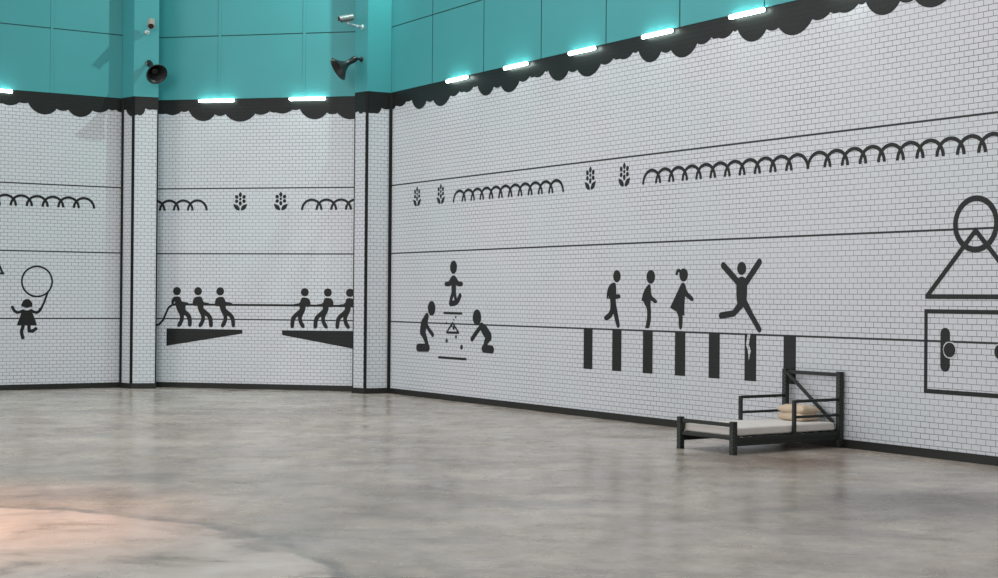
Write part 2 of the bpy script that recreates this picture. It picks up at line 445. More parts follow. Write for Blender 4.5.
S = {
    'tugger_a': [('head', 'disc', (0.696, 2.095, 0.09)), ('body', 'poly', [(0.624, 1.972), (0.755, 1.984), (0.791, 1.927), (0.812, 1.865), (0.946, 1.853), (0.975, 1.826), (0.946, 1.798), (0.9, 1.787), (0.901, 1.684), (0.963, 1.643), (1.03, 1.576), (1.052, 1.468), (1.047, 1.345), (1.004, 1.315), (0.957, 1.342), (0.956, 1.467), (0.92, 1.548), (0.867, 1.574), (0.862, 1.466), (0.805, 1.343), (0.753, 1.309), (0.709, 1.333), (0.717, 1.396), (0.769, 1.465), (0.774, 1.56), (0.7, 1.682), (0.669, 1.79), (0.643, 1.785), (0.654, 1.858), (0.669, 1.872), (0.631, 1.866), (0.62, 1.776), (0.573, 1.795), (0.566, 1.871), (0.589, 1.931)])],
    'tugger_b': [('head', 'disc', (1.188, 2.096, 0.089)), ('body', 'poly', [(1.119, 1.971), (1.25, 1.988), (1.288, 1.945), (1.312, 1.856), (1.439, 1.846), (1.474, 1.819), (1.44, 1.792), (1.318, 1.791), (1.316, 1.728), (1.377, 1.683), (1.477, 1.602), (1.524, 1.527), (1.543, 1.343), (1.497, 1.31), (1.45, 1.336), (1.437, 1.472), (1.399, 1.547), (1.355, 1.566), (1.356, 1.476), (1.299, 1.348), (1.242, 1.307), (1.198, 1.334), (1.212, 1.393), (1.264, 1.47), (1.268, 1.557), (1.195, 1.681), (1.173, 1.781), (1.121, 1.773), (1.078, 1.783), (1.062, 1.854), (1.079, 1.924)])],
    'tugger_c': [('head', 'disc', (1.7, 2.097, 0.089)), ('body', 'poly', [(1.635, 1.967), (1.764, 1.986), (1.802, 1.935), (1.826, 1.865), (1.953, 1.856), (1.988, 1.823), (1.953, 1.796), (1.833, 1.79), (1.833, 1.719), (1.891, 1.682), (1.99, 1.602), (2.036, 1.527), (2.055, 1.344), (2.01, 1.313), (1.966, 1.34), (1.956, 1.472), (1.915, 1.547), (1.869, 1.568), (1.87, 1.476), (1.819, 1.354), (1.762, 1.308), (1.716, 1.337), (1.73, 1.399), (1.778, 1.476), (1.783, 1.562), (1.71, 1.678), (1.686, 1.778), (1.637, 1.772), (1.59, 1.785), (1.575, 1.858), (1.595, 1.923)])],
    'tugger_d': [('head', 'disc', (3.623, 2.091, 0.088)), ('body', 'poly', [(3.698, 1.969), (3.571, 1.984), (3.535, 1.941), (3.513, 1.853), (3.389, 1.841), (3.356, 1.814), (3.39, 1.787), (3.508, 1.788), (3.512, 1.727), (3.453, 1.681), (3.358, 1.6), (3.313, 1.524), (3.298, 1.342), (3.343, 1.31), (3.388, 1.338), (3.398, 1.472), (3.434, 1.547), (3.476, 1.566), (3.477, 1.478), (3.535, 1.353), (3.591, 1.313), (3.633, 1.341), (3.619, 1.399), (3.567, 1.473), (3.561, 1.559), (3.63, 1.683), (3.649, 1.782), (3.7, 1.774), (3.742, 1.785), (3.755, 1.855), (3.738, 1.924)])],
    'tugger_e': [('head', 'disc', (4.139, 2.087, 0.088)), ('body', 'poly', [(4.213, 1.965), (4.087, 1.98), (4.051, 1.937), (4.03, 1.849), (3.907, 1.837), (3.873, 1.81), (3.907, 1.784), (4.025, 1.785), (4.028, 1.724), (3.97, 1.678), (3.875, 1.597), (3.831, 1.522), (3.816, 1.34), (3.861, 1.309), (3.906, 1.336), (3.916, 1.469), (3.951, 1.544), (3.993, 1.563), (3.994, 1.475), (4.051, 1.351), (4.107, 1.312), (4.149, 1.339), (4.134, 1.397), (4.083, 1.471), (4.077, 1.556), (4.146, 1.679), (4.165, 1.778), (4.215, 1.771), (4.257, 1.782), (4.27, 1.851), (4.253, 1.92)])],
    'tugger_f': [('head', 'disc', (4.63, 2.085, 0.088)), ('body', 'poly', [(4.703, 1.963), (4.578, 1.978), (4.542, 1.936), (4.521, 1.848), (4.398, 1.836), (4.365, 1.809), (4.399, 1.783), (4.516, 1.784), (4.519, 1.723), (4.461, 1.677), (4.367, 1.597), (4.323, 1.522), (4.308, 1.341), (4.353, 1.309), (4.397, 1.336), (4.407, 1.469), (4.443, 1.544), (4.484, 1.563), (4.485, 1.476), (4.542, 1.351), (4.598, 1.312), (4.639, 1.339), (4.625, 1.397), (4.574, 1.471), (4.568, 1.556), (4.636, 1.679), (4.654, 1.777), (4.704, 1.77), (4.746, 1.781), (4.759, 1.85), (4.742, 1.919)])],
    'hoop': [('hoop', 'ring', ((-2.389, 2.271), 0.316, 0.037)), ('tail', 'stroke', ([(-2.165, 2.044), (-2.232, 1.847), (-2.305, 1.689), (-2.357, 1.624)], 0.032))],
    'girl': [('head', 'poly', [(-2.709, 1.747), (-2.7, 1.812), (-2.669, 1.867), (-2.627, 1.897), (-2.586, 1.904), (-2.54, 1.888), (-2.501, 1.845), (-2.481, 1.787), (-2.481, 1.735), (-2.539, 1.734), (-2.597, 1.711), (-2.655, 1.734)]), ('dress', 'poly', [(-2.683, 1.682), (-2.596, 1.659), (-2.506, 1.682), (-2.453, 1.552), (-2.38, 1.349), (-2.802, 1.35), (-2.73, 1.552)]), ('arm', 'stroke', ([(-2.895, 1.73), (-2.853, 1.655), (-2.795, 1.617), (-2.731, 1.63), (-2.673, 1.656)], 0.045)), ('arm', 'stroke', ([(-2.512, 1.663), (-2.447, 1.63), (-2.389, 1.617), (-2.344, 1.643), (-2.305, 1.696)], 0.045)), ('leg', 'stroke', ([(-2.67, 1.331), (-2.701, 1.227), (-2.694, 1.168), (-2.674, 1.09)], 0.055)), ('leg', 'stroke', ([(-2.548, 1.34), (-2.544, 1.232), (-2.476, 1.226), (-2.405, 1.277)], 0.055))],
    'tri_left': [('t', 'stroke', ([(-3.341, 2.42), (-3.243, 2.679), (-3.218, 2.718), (-3.095, 2.424)], 0.03)), ('t2', 'stroke', ([(-3.341, 2.426), (-3.082, 2.43)], 0.03))],
    'hopper': [('head', 'disc', (3.115, 2.59, 0.129)), ('body', 'poly', [(3.117, 2.446), (3.01, 2.391), (2.939, 2.31), (2.808, 2.311), (2.772, 2.266), (2.809, 2.218), (2.984, 2.217), (3.041, 2.247), (3.051, 2.058), (3.216, 2.059), (3.213, 2.246), (3.271, 2.217), (3.441, 2.216), (3.475, 2.264), (3.44, 2.308), (3.305, 2.308), (3.233, 2.39)]), ('leg', 'stroke', ([(3.094, 2.077), (3.038, 1.984), (3.011, 1.888)], 0.085)), ('leg', 'stroke', ([(3.166, 2.088), (3.203, 1.97), (3.247, 1.904)], 0.075)), ('leg', 'stroke', ([(3.366, 2.033), (3.289, 1.941), (3.176, 1.896), (3.018, 1.884)], 0.09))],
    'kneelerL': [('head', 'disc', (2.281, 1.784, 0.147)), ('body', 'stroke', ([(2.095, 1.623), (1.983, 1.457), (1.932, 1.323)], [0.14, 0.24, 0.21])), ('leg', 'stroke', ([(1.932, 1.323), (2.049, 1.173), (2.151, 0.986)], [0.18, 0.13, 0.1])), ('foot', 'stroke', ([(2.136, 0.997), (1.76, 0.989)], 0.135)), ('arm', 'stroke', ([(2.044, 1.496), (2.175, 1.366), (2.335, 1.26)], 0.075))],
    'kneelerR': [('head', 'disc', (3.992, 1.629, 0.151)), ('body', 'stroke', ([(4.157, 1.466), (4.279, 1.383), (4.415, 1.279)], [0.14, 0.2, 0.19])), ('leg', 'stroke', ([(4.415, 1.29), (4.316, 1.163), (4.258, 1.036)], [0.18, 0.13, 0.1])), ('foot', 'stroke', ([(4.244, 1.047), (4.525, 1.038)], 0.125)), ('arm', 'stroke', ([(4.13, 1.459), (3.955, 1.325), (3.819, 1.214)], 0.08))],
    'court': [('bar', 'stroke', ([(2.773, 1.7), (3.428, 1.697)], 0.035)), ('bar', 'stroke', ([(2.574, 0.824), (3.603, 0.826)], 0.035)), ('triangle', 'stroke', ([(3.096, 1.512), (2.874, 1.318), (3.327, 1.321), (3.096, 1.512)], 0.03)), ('marble', 'disc', (2.877, 1.159, 0.043)), ('marble', 'disc', (3.438, 1.05, 0.049)), ('marble', 'disc', (3.229, 1.242, 0.034)), ('marble', 'disc', (2.857, 1.5, 0.024)), ('marble', 'disc', (3.209, 1.624, 0.024)), ('marble', 'disc', (3.133, 1.413, 0.038)), ('marble', 'disc', (3.068, 1.452, 0.024)), ('marble', 'disc', (3.138, 1.571, 0.019))],
    'walker_a': [('head', 'disc', (8.358, 2.375, 0.101)), ('body', 'poly', [(8.285, 2.278), (8.335, 2.246), (8.344, 2.077), (8.429, 2.081), (8.465, 2.043), (8.437, 2.007), (8.331, 2.0), (8.339, 1.914), (8.449, 1.574), (8.436, 1.532), (8.394, 1.522), (8.354, 1.551), (8.27, 1.76), (8.214, 1.688), (8.096, 1.637), (8.028, 1.648), (8.005, 1.696), (8.059, 1.729), (8.149, 1.773), (8.191, 1.849), (8.178, 1.999), (8.139, 1.999), (8.144, 2.107), (8.124, 1.999), (8.085, 2.003), (8.08, 2.064), (8.115, 2.182), (8.179, 2.247)])],
    'walker_b': [('head', 'disc', (9.254, 2.357, 0.11)), ('body', 'poly', [(9.215, 2.247), (9.256, 2.212), (9.264, 2.062), (9.41, 1.985), (9.417, 1.954), (9.391, 1.933), (9.352, 1.939), (9.258, 1.984), (9.252, 1.911), (9.271, 1.735), (9.237, 1.548), (9.184, 1.526), (9.123, 1.542), (9.139, 1.598), (9.171, 1.713), (9.16, 1.858), (9.102, 1.91), (9.068, 1.966), (9.017, 1.972), (9.049, 2.076), (9.116, 2.181)])],
    'walker_c': [('head', 'disc', (10.072, 2.381, 0.103)), ('ponytail', 'stroke', ([(9.998, 2.428), (9.96, 2.453), (9.922, 2.445), (9.904, 2.401)], 0.04)), ('body', 'poly', [(10.063, 2.27), (10.12, 2.23), (10.146, 2.129), (10.315, 2.029), (10.316, 1.985), (10.272, 1.969), (10.11, 2.049), (10.093, 1.867), (10.1, 1.747), (10.056, 1.758), (10.052, 1.565), (10.009, 1.528), (9.964, 1.553), (9.955, 1.789), (9.744, 1.868), (9.932, 2.129), (10.01, 2.24)])],
    'jumper': [('head', 'disc', (11.41, 2.466, 0.097)), ('torso', 'poly', [(11.375, 2.345), (11.45, 2.345), (11.52, 2.30), (11.535, 2.22), (11.53, 2.02), (11.50, 1.93), (11.45, 1.895), (11.375, 1.895), (11.325, 1.93), (11.298, 2.02), (11.293, 2.22), (11.305, 2.30)]), ('arm', 'stroke', ([(10.999, 2.515), (11.147, 2.404), (11.332, 2.262)], 0.085)), ('arm', 'stroke', ([(11.791, 2.553), (11.658, 2.413), (11.502, 2.254)], 0.085)), ('leg', 'stroke', ([(11.41, 1.943), (11.24, 1.798), (10.957, 1.761)], [0.12, 0.09, 0.095])), ('leg', 'stroke', ([(11.462, 1.979), (11.633, 1.767), (11.801, 1.572)], [0.12, 0.09, 0.085]))],
}
PULL = 'tug of war team painted on the middle wall'
for key, lab in (('tugger_a', 'painted black rope puller, last of the left team beside the left pillar'),
                 ('tugger_b', 'painted black rope puller standing in the middle of the left team'),
                 ('tugger_c', 'painted black rope puller at the front of the left team, facing the gap'),
                 ('tugger_d', 'painted black rope puller at the front of the right team, facing the gap'),
                 ('tugger_e', 'painted black rope puller standing in the middle of the right team'),
                 ('tugger_f', 'painted black rope puller, last of the right team, half cut by the pillar')):
    figure('rope_puller', 'M', S[key], lab, 'pictogram', PULL)
rope_pts = [(.20, 1.337), (.293, 1.372), (.38, 1.466), (.437, 1.592), (.503, 1.734), (.596, 1.797), (.946, 1.807), (1.9, 1.806), (2.9, 1.808), (3.8, 1.807), (4.85, 1.80)]
figure('tug_rope', 'M', [('rope', 'stroke', (rope_pts, .033))], 'long thin painted black rope held by both tug of war teams', 'painted rope')
figure('platform_wedge', 'M', [('wedge', 'raw', [(.462, 1.284), (2.217, 1.274), (2.218, 1.19), (.462, .902)])], 'black painted wedge platform under the left tug of war team', 'painted platform', 'wedges under the rope pullers')
figure('platform_wedge', 'M', [('wedge', 'raw', [(3.115, 1.272), (4.88, 1.277), (4.88, .872), (3.122, 1.171)])], 'black painted wedge platform under the right tug of war team', 'painted platform', 'wedges under the rope pullers')
figure('hoop_with_handle', 'L', S['hoop'], 'thin painted black hoop swung above the little girl on the left wall', 'painted hoop')
figure('skipping_girl', 'L', S['girl'], 'black painted girl in a flared dress hopping on the left wall', 'pictogram')
figure('outline_triangle', 'L', S['tri_left'], 'thin black outline triangle cut by the left edge of the photo', 'painted shape')
figure('hopping_child', 'R', S['hopper'], 'black painted child hopping above the small triangle game', 'pictogram', 'children around the triangle game')
figure('kneeling_child', 'R', S['kneelerL'], 'black painted child kneeling left of the small triangle', 'pictogram', 'children around the triangle game')
figure('kneeling_child', 'R', S['kneelerR'], 'black painted child kneeling right of the small triangle, arm reaching down', 'pictogram', 'children around the triangle game')
figure('triangle_game', 'R', S['court'], 'small painted triangle with dots between two black bars', 'painted game')
figure('walking_person', 'R', S['walker_a'], 'black painted walker with one leg kicked back, above the second post', 'pictogram', 'walkers above the painted posts')
figure('walking_person', 'R', S['walker_b'], 'black painted walker standing upright above the third post', 'pictogram', 'walkers above the painted posts')
figure('walking_girl', 'R', S['walker_c'], 'black painted girl with ponytail and flared dress above the fourth post', 'pictogram', 'walkers above the painted posts')
figure('jumping_person', 'R', S['jumper'], 'black painted person leaping with both arms raised above the cracked post', 'pictogram')
ords = ['first', 'second', 'third', 'fourth', 'fifth', 'cracked', 'seventh']
posts = [7.565, 8.369, 9.19, 10.0, 10.806, 11.613, 12.436]
posts_lab = ['black painted post at the far left of the row, nobody above it', 'black painted post below the walker with one leg kicked back',
             'black painted post below the upright walker', 'black painted post below the girl with ponytail',
             'black painted post just left of the cracked post, nobody standing above it', 'black painted post with a white zigzag crack below the leaping person',
             'black painted post behind the headboard of the bed, last of the row']
for i, s in enumerate(posts):
    r, base = figure('painted_post', 'R', [('post', 'raw', [(s-.125, 1.50), (s+.125, 1.50), (s+.125, .812), (s-.125, .812)])], posts_lab[i], 'painted post', 'row of painted posts on the right wall')
    if i == 5:
        c = add_part(r, base, 'crack', 'raw', [(11.556, 1.5005), (11.612, 1.5005), (11.580, 1.346), (11.624, 1.258), (11.581, 1.111), (11.563, 1.257), (11.522, 1.344)], .005, M['tile'])
        c['label'] = 'white zigzag crack'
# big emblem at the right: ring, triangle, box with two dumb-bell marks
EC = 15.716
figure('outline_ring', 'R', [('ring', 'ring', ((EC, 2.966),   .318, .074))], 'thick black outline ring painted at the top of the right emblem', 'painted shape')
r, base = figure('outline_triangle', 'R', [('side', 'bar', ([(EC, 2.885), (EC-.775, 2.062)], .064)), ('side', 'bar', ([(EC, 2.885), (EC+.775, 2.062)], .064)), ('bottom_side', 'bar', ([(EC-.80, 2.062), (EC+.80, 2.062)], .06)), ('tip', 'poly', [(EC-.055, 2.87), (EC, 2.925), (EC+.055, 2.87), (EC, 2.82)])],
    'large black outline triangle whose tip enters the painted ring', 'painted shape')
figure('outline_box', 'R', [('side', 'bar', ([(EC-.785, 1.90), (EC-.785, .825)], .055)), ('side', 'bar', ([(EC+.785, 1.90), (EC+.785, .825)], .055)), ('top_side', 'bar', ([(EC-.81, 1.873), (EC+.81, 1.873)], .055)), ('bottom_side', 'bar', ([(EC-.81, .852), (EC+.81, .852)], .055))],
    'large black outline box painted below the outline triangle at right', 'painted shape')
for sg, lab in ((-1, 'black painted pill and knob inside the left of the outline box'), (1, 'black painted pill and knob inside the right of the outline box')):
    c = EC + sg*.47; kx = EC + sg*.394
    r, base = figure('pill_mark', 'R', [('pill', 'stroke', ([(c, 1.592), (c, 1.187)], .125))], lab, 'painted shape', 'pill marks in the outline box')
    w_ = add_part(r, base, 'knob_rim', 'disc', (kx, 1.389, .108), .006, M['tile']); w_['label'] = 'thin white rim'
    add_part(r, base, 'knob', 'disc', (kx, 1.389, .093), .0085)
# rows of overlapping arches
def garland(k, centres, label, clip=None, vee=None):
    base = ((centres[0]+centres[-1])/2, 3.845)
    r = tag(decal_root('arch_garland', k, *base), label, 'painted garland', 'rows of overlapping painted arches')
    for i, c in enumerate(centres):
        a0, a1 = 0, PI
        if clip and c+.236 > clip[1]: a0 = math.acos(max(-1, min(1, (clip[1]-c)/.236)))
        if clip and c-.236 < clip[0]: a1 = math.acos(max(-1, min(1, (clip[0]-c)/.236)))
        b = MB(); b.arc((c, 3.845),   .217, .052, a0, a1, base, Y0, Y1+.0003*(i % 2), 30)
        b.build('arch', M['black_tile'], r)
garland('R', [3.313+.3268*i for i in range(11)], 'short row of eleven overlapping black arches on the right wall between the flowers')
garland('R', [9.257+.3303*i for i in range(11)], 'row of overlapping black arches above the painted walkers on the right wall')
garland('R', [12.99+.3315*i for i in range(14)], 'row of overlapping black arches above the emblem, running off the right edge')
garland('L', [-1.41-.33*i for i in range(10)], 'row of overlapping black arches on the left wall above the girl')
garland('M', [.171+.327*i for i in range(4)], 'short row of black arches on the middle wall beside the left pillar', clip=(.20, 9))
garland('M', [3.762+.327*i for i in range(4)], 'short row of black arches on the middle wall beside the right pillar', clip=(0, 4.88))
# flowers
def flower(k, s, label):
    base = (s, 3.84)
    r = tag(decal_root('wall_flower', k, *base), label, 'painted flower', 'flowers painted along the walls')
    def ell(name, cx, cz, rx, rz, rot=0., tip=False):
        n = 24; pts = []
        for i in range(n):
            t = 2*PI*i/n; x, z = rx*math.cos(t), rz*math.sin(t)
            if tip and z > 0: x *= (1-.45*(z/rz)**2)
            pts.append((s+cx+x*math.cos(rot)-z*math.sin(rot), cz+x*math.sin(rot)+z*math.cos(rot)))
        b = MB(); b.prism(pts, base, Y0, Y1); b.build(name, M['black_tile'], r)
    ell('petal', 0, 4.182, .036, .054, 0, True)
    for x in (-.084, .084):
        ell('petal', x, 4.134, .037, .043, -.35 if x > 0 else .35); ell('petal', x, 4.041, .037, .040, .35 if x > 0 else -.35)
    ell('flower_centre', 0, 4.087, .027, .032); ell('petal', 0, 3.995, .035, .047)
    for sg in (-1, 1):
        p = []
        a, c = Vector((s+sg*.012, 3.842)), Vector((s+sg*.16, 3.985))
        d = c-a; nn = Vector((-d.y, d.x)).normalized()
        for i in range(13): t = i/12; p.append(tuple(a+d*t+nn*.046*math.sin(PI*t**.85)))
        for i in range(11, 0, -1): t = i/12; p.append(tuple(a+d*t-nn*.046*math.sin(PI*t**.85)))
        b = MB(); b.prism(p, base, Y0, Y1); b.build('leaf', M['black_tile'], r)
flower('M', 2.142, 'painted black flower on the middle wall, the one nearer the left pillar')
flower('M', 3.064, 'painted black flower on the middle wall, the one nearer the right pillar')
flower('R', 1.66, 'painted black flower nearest the corner pillar on the right wall')
flower('R', 2.605, 'painted black flower just left of the short arch row on the right wall')
flower('R', 7.592, 'painted black flower just right of the short arch row')
flower('R', 8.537, 'painted black flower just left of the long arch row')

# ------------------------------------------------------------------ tube lights along the teal edge
def tube_light(k, s, label):
    r = tag(empty('tube_light', on(k, s + (.075 if k == 'R' else .03), 6.212), ang(k)), label, 'light', 'tube lights along the teal edge')
    h = .37 if k == 'R' else .40
    b = MB(); b.box((0, -.026, .006), (2*h-.05, .034, .045)); b.build('batten', M['housing'], r, bevel=.006)
    b = MB(); b.lathe((-h, -.065, 0), (1, 0, 0), [(0, .026), (.012, .034), (2*h-.012, .034), (2*h, .026)], 20); b.build('glowing_tube', M['tube'], r, smooth=True)
for i, lab in enumerate(('lit white tube light on the right wall, nearest the corner pillar', 'lit white tube light on the right wall, second from the corner pillar', 'lit white tube light on the right wall, third from the corner pillar', 'lit white tube light on the right wall, fourth from the corner pillar', 'lit white tube light on the right wall, fifth from the corner pillar', 'lit white tube light beyond the top edge of the photo')):
    tube_light('R', (3.213, 5.28, 7.332, 9.374, 11.475, 13.53)[i], lab)
tube_light('M', 1.567, 'lit white tube light on the middle wall, nearer the left pillar')
tube_light('M', 3.634, 'lit white tube light on the middle wall, nearer the right pillar')
tube_light('L', -3.385, 'lit white tube light on the left wall, cut by the left edge of the photo')

# ------------------------------------------------------------------ horn loudspeakers and cameras
def horn(base, fn, mouth, R, label):
    """base: bracket foot on the pillar; fn: outward direction of that face; mouth: centre of the flare"""
    base, mouth, fn = Vector(base), Vector(mouth), Vector(fn).normalized()
    r = tag(empty('horn_loudspeaker', base), label, 'loudspeaker', 'horn loudspeakers on the pillars')
    m = mouth-base
    pivot = fn*.16
    ax = (m-pivot).normalized(); Ln = (m-pivot).length
    o = pivot - ax*.02
    b = MB()
    prof = [(0, .045), (.03, .062), (.10, .066), (.12, .058), (.16, .060)]
    b.lathe(o, ax, prof, 28); b.build('driver_unit', M['horn'], r, smooth=True)
    L0, L1 = .15, Ln+.02
    pr_ = [(L0 + (L1-L0)*t, .052 + (R-.052)*(t**2.1)) for t in [i/14 for i in range(15)]]
    out = pr_ + [(L1+.008, R+.006), (L1+.014, R), (L1+.008, R-.006)] + [(a+.006, max(.02, q-.012)) for a, q in pr_[::-1]]
    b = MB(); b.lathe(o, ax, out, 48, 0); b.build('flared_bell', M['horn'], r, smooth=True)
    b = MB(); b.lathe(o, ax, [(L0+.02, .03), (L1-.20, .035), (L1-.13, .075), (L1-.10, .078), (L1-.085, .06), (L1-.075, .0)], 28); b.build('inner_reflector', M['horn_in'], r, smooth=True)
    b = MB(); b.lathe(fn*.0, fn, [(0, .055), (.014, .055), (.018, .04), (.05, .028), (.15, .026)], 20)
    side = ax.cross(Vector((0, 0, 1))).normalized()
    b.bar(o+side*.075+ax*.06, o-side*.075+ax*.06, .02, .03); b.bar(o+side*.075+ax*.06, pivot*.8+side*.05, .02, .012); b.bar(o-side*.075+ax*.06, pivot*.8-side*.05, .02, .012)
    b.bar(pivot*.8+side*.055, pivot*.8-side*.055, .03, .03)
    b.build('bracket', M['horn'], r, smooth=True)
    up = side.cross(ax).normalized()
    b = MB(); b.bar(o+ax*.05+side*.066, o+ax*.12+side*.068, .004, .04); b.build('maker_plate', M['horn_label'], r)
    return r
fL = Vector((.3075, -.9515, 0)); fA = Vector((-.7071, -.7071, 0))
horn((-7.572, 32.611, 6.975), fL, (-7.262, 32.08, 6.67), .225, 'dark horn loudspeaker on the left pillar, flare facing the viewer')
horn((-2.889, 31.539, 6.93), fA, (-3.345, 31.28, 6.690), .25, 'dark horn loudspeaker on the right pillar, flare turned left')

def cctv(base, fn, body_c, ax, label, bm_, foot=.04):
    base, fn, ax = Vector(base), Vector(fn).normalized(), Vector(ax).normalized()
    r = tag(empty('security_camera', base), label, 'security camera', 'security cameras on the pillars')
    c = Vector(body_c)-base
    b = MB(); b.lathe((0, 0, 0), fn, [(0, .05), (.012, .05), (.02, .034), (.03, .028)], 20); b.build('mount_plate', M['cam_metal'], r, smooth=True)
    joint = c - Vector((0, 0, .10)) - ax*.02
    elbow = fn*.10 + (joint-fn*.10)*.12
    b = MB(); b.tube(fn*.02, elbow, .020, .018); b.lathe(elbow-Vector((0, 0, .024)), (0, 0, 1), [(0, .022), (.048, .022)], 16); b.tube(elbow, joint, .017, .015)
    b.lathe(joint-Vector((0, 0, .02)), (0, 0, 1), [(0, .022), (.035, .024), (.05, .014)], 16); b.build('bracket_arm', M['cam_metal'], r, smooth=True)
    b = MB(); b.lathe(c-ax*.13, ax, [(0, .044), (.012, .062), (.235, .065), (.262, .070), (.268, .060)], 28); b.build('camera_body', bm_, r, smooth=True)
    b = MB(); b.lathe(c+ax*.1385, ax, [(0, .056), (.004, .056), (.002, .038), (-.003, .018), (.002, .0)], 28); b.build('lens', M['cam_lens'], r, smooth=True)
    # sunshield: half sleeve over the body
    side = ax.cross(Vector((0, 0, 1))).normalized(); up = side.cross(ax).normalized()
    b = MB(); n = 14
    for i in range(n):
        t0, t1 = -.25+ (PI+.5)*i/n, -.25+(PI+.5)*(i+1)/n
        q = []
        for rr in (.076, .080):
            q.append([c + ax*l + (side*math.cos(t)+up*math.sin(t))*rr for t in (t0, t1) for l in (-.12, .185)])
        A, B2 = q
        for S4 in (A, B2): b.face([S4[0], S4[1], S4[3], S4[2]])
        b.face([A[1], A[3], B2[3], B2[1]]); b.face([A[0], A[2], B2[2], B2[0]])
    b.build('sun_shield', bm_, r, smooth=True)
cctv((-7.596, 32.602, 7.640), fL, (-7.445, 32.33, 7.775), (.16, -.80, -.50), 'beige security camera on the left pillar, lens facing the viewer', M['cam_beige'])
cctv((-2.875, 31.525, 7.60), fA, (-3.17, 31.32, 7.735), (-.88, -.42, -.24), 'silver security camera on the right pillar, pointing left', M['cam_body'])

# ------------------------------------------------------------------ the bed
BA = math.radians(34.77)
bed = tag(empty('bed_frame', (3.553, 20.580, 0), BA), 'black steel bed frame with slanted brace in its headboard by the right wall', 'bed')
PX, PY = .986, .508
def post(x, y, h):
    b = MB(); b.box((x, y, h/2), (.072, .072, h))
    # rows of punched holes on the outer faces
    for z in [.06+.052*i for i in range(int((h-.08)/.052))]:
        for dx in (-.013, .013):
            for f in (-1, 1):
                b.box((x+dx, y+f*.0362, z+dx), (.009, .002, .018), None, 1)
                b.box((x+f*.0362, y+dx, z+dx), (.002, .009, .018), None, 1)
    b.box((x, y, .006), (.074, .074, .012))
    b.box((x, y, h+.003), (.070, .070, .008))
    return b.build('post', [M['steel'], M['hole']], bed, weld=False)
for y in (-PY, PY):
    post(-PX, y, .422); post(PX, y, 1.025)
def rail(name, fn_):
    b = MB(); fn_(b); return b.build(name, M['steel'], bed, bevel=.003)
rail('foot_rail', lambda b: b.box((-PX, 0, .382), (.035, 2*PY-.066, .05)))
rail('foot_beam', lambda b: (b.box((-PX, 0, .212), (.04, 2*PY-.066, .045)), b.box((-PX+.02, 0, .225), (.05, 2*PY-.09, .018))))
rail('head_rail', lambda b: b.box((PX, 0, .99), (.035, 2*PY-.066, .05)))
rail('head_beam', lambda b: b.box((PX, 0, .20), (.04, 2*PY-.066, .09)))
rail('diagonal_brace', lambda b: b.bar((PX-.03, PY-.05, .985), (PX-.03, -PY+.09, .34), .045, .03, up=(1, 0, 0)))
for sg in (-1, 1):
    rail('side_beam', lambda b: (b.box((0, sg*PY, .195), (2*PX-.066, .045, .05)), b.box((0, sg*(PY-.008), .148), (2*PX-.066, .034, .075))))
    gp = .115
    g = rail('guard_rail', lambda b: (b.box((gp, sg*PY, .445), (.045, .045, .455)), b.box(((gp+PX)/2, sg*PY, .655), (PX-gp-.04, .035, .04)), b.box(((gp+PX)/2, sg*PY, .445), (PX-gp-.04, .03, .035))))
rail('mattress_base', lambda b: [b.box((x, 0, .227), (.08, 2*PY-.05, .016)) for x in [-.88+.16*i for i in range(12)]])

def cushion(name, L, Wd, Hh, mat, pinch, ex, nx=30, ny=24, wob=.004, seed=1):
    rnd = random.Random(seed); ph = [rnd.uniform(0, 6) for _ in range(6)]
    b = MB(); top = []; bot = []
    for j in range(ny+1):
        rt, rb = [], []
        for i in range(nx+1):
            u, v = -1+2*i/nx, -1+2*j/ny
            uu, vv = math.sin(u*PI/2), math.sin(v*PI/2)
            k = max(0, (1-abs(uu)**ex))**.5 * max(0, (1-abs(vv)**ex))**.5
            x = uu*L/2*(1-pinch*(1-abs(uu))*0-pinch*(1-vv*vv)*0 - pinch*(abs(uu)**2)*(1-vv**4)); y = vv*Wd/2*(1-pinch*(abs(vv)**2)*(1-uu**4))
            wz = wob*(math.sin(7*uu+ph[0]+3*vv)+math.sin(9*vv+ph[1]-4*uu))*k
            rt.append((x, y, Hh*.56*k+wz)); rb.append((x, y, -Hh*.44*k))
        top.append(rt); bot.append(rb)
    for j in range(ny):
        for i in range(nx):
            b.face([top[j][i], top[j][i+1], top[j+1][i+1], top[j+1][i]]); b.face([bot[j][i], bot[j+1][i], bot[j+1][i+1], bot[j][i+1]])
    return b.build(name, mat, None, smooth=True)
def bedpt(x, y, z):
    c, s = math.cos(BA), math.sin(BA); return Vector((3.553+c*x-s*y, 20.580+s*x+c*y, z))
# mattress: a slab with soft rounded edges and a slightly wavy top
b = MB(); LX, LY, HZ = 1.86, .955, .105
nx, ny = 48, 26
def mp_(i, n): return -1+2*i/n
for zz, sgn in ((HZ, 1), (0, -1)):
    for j in range(ny):
        for i in range(nx):
            q = [(mp_(a, nx)*LX/2, mp_(c_, ny)*LY/2, zz + (.003*math.sin(5*mp_(a, nx)+2*mp_(c_, ny))+.002*math.sin(11*mp_(c_, ny)+4*mp_(a, nx)) if sgn > 0 else 0)) for a, c_ in ((i, j), (i+1, j), (i+1, j+1), (i, j+1))]
            b.face(q)
def edge_z(x, y): return HZ + .003*math.sin(5*x+2*y)+.002*math.sin(11*y+4*x)
for i in range(nx):
    for sy in (-1, 1):
        x0, x1 = mp_(i, nx), mp_(i+1, nx)
        b.face([(x0*LX/2, sy*LY/2, 0), (x1*LX/2, sy*LY/2, 0), (x1*LX/2, sy*LY/2, edge_z(x1, sy)), (x0*LX/2, sy*LY/2, edge_z(x0, sy))])
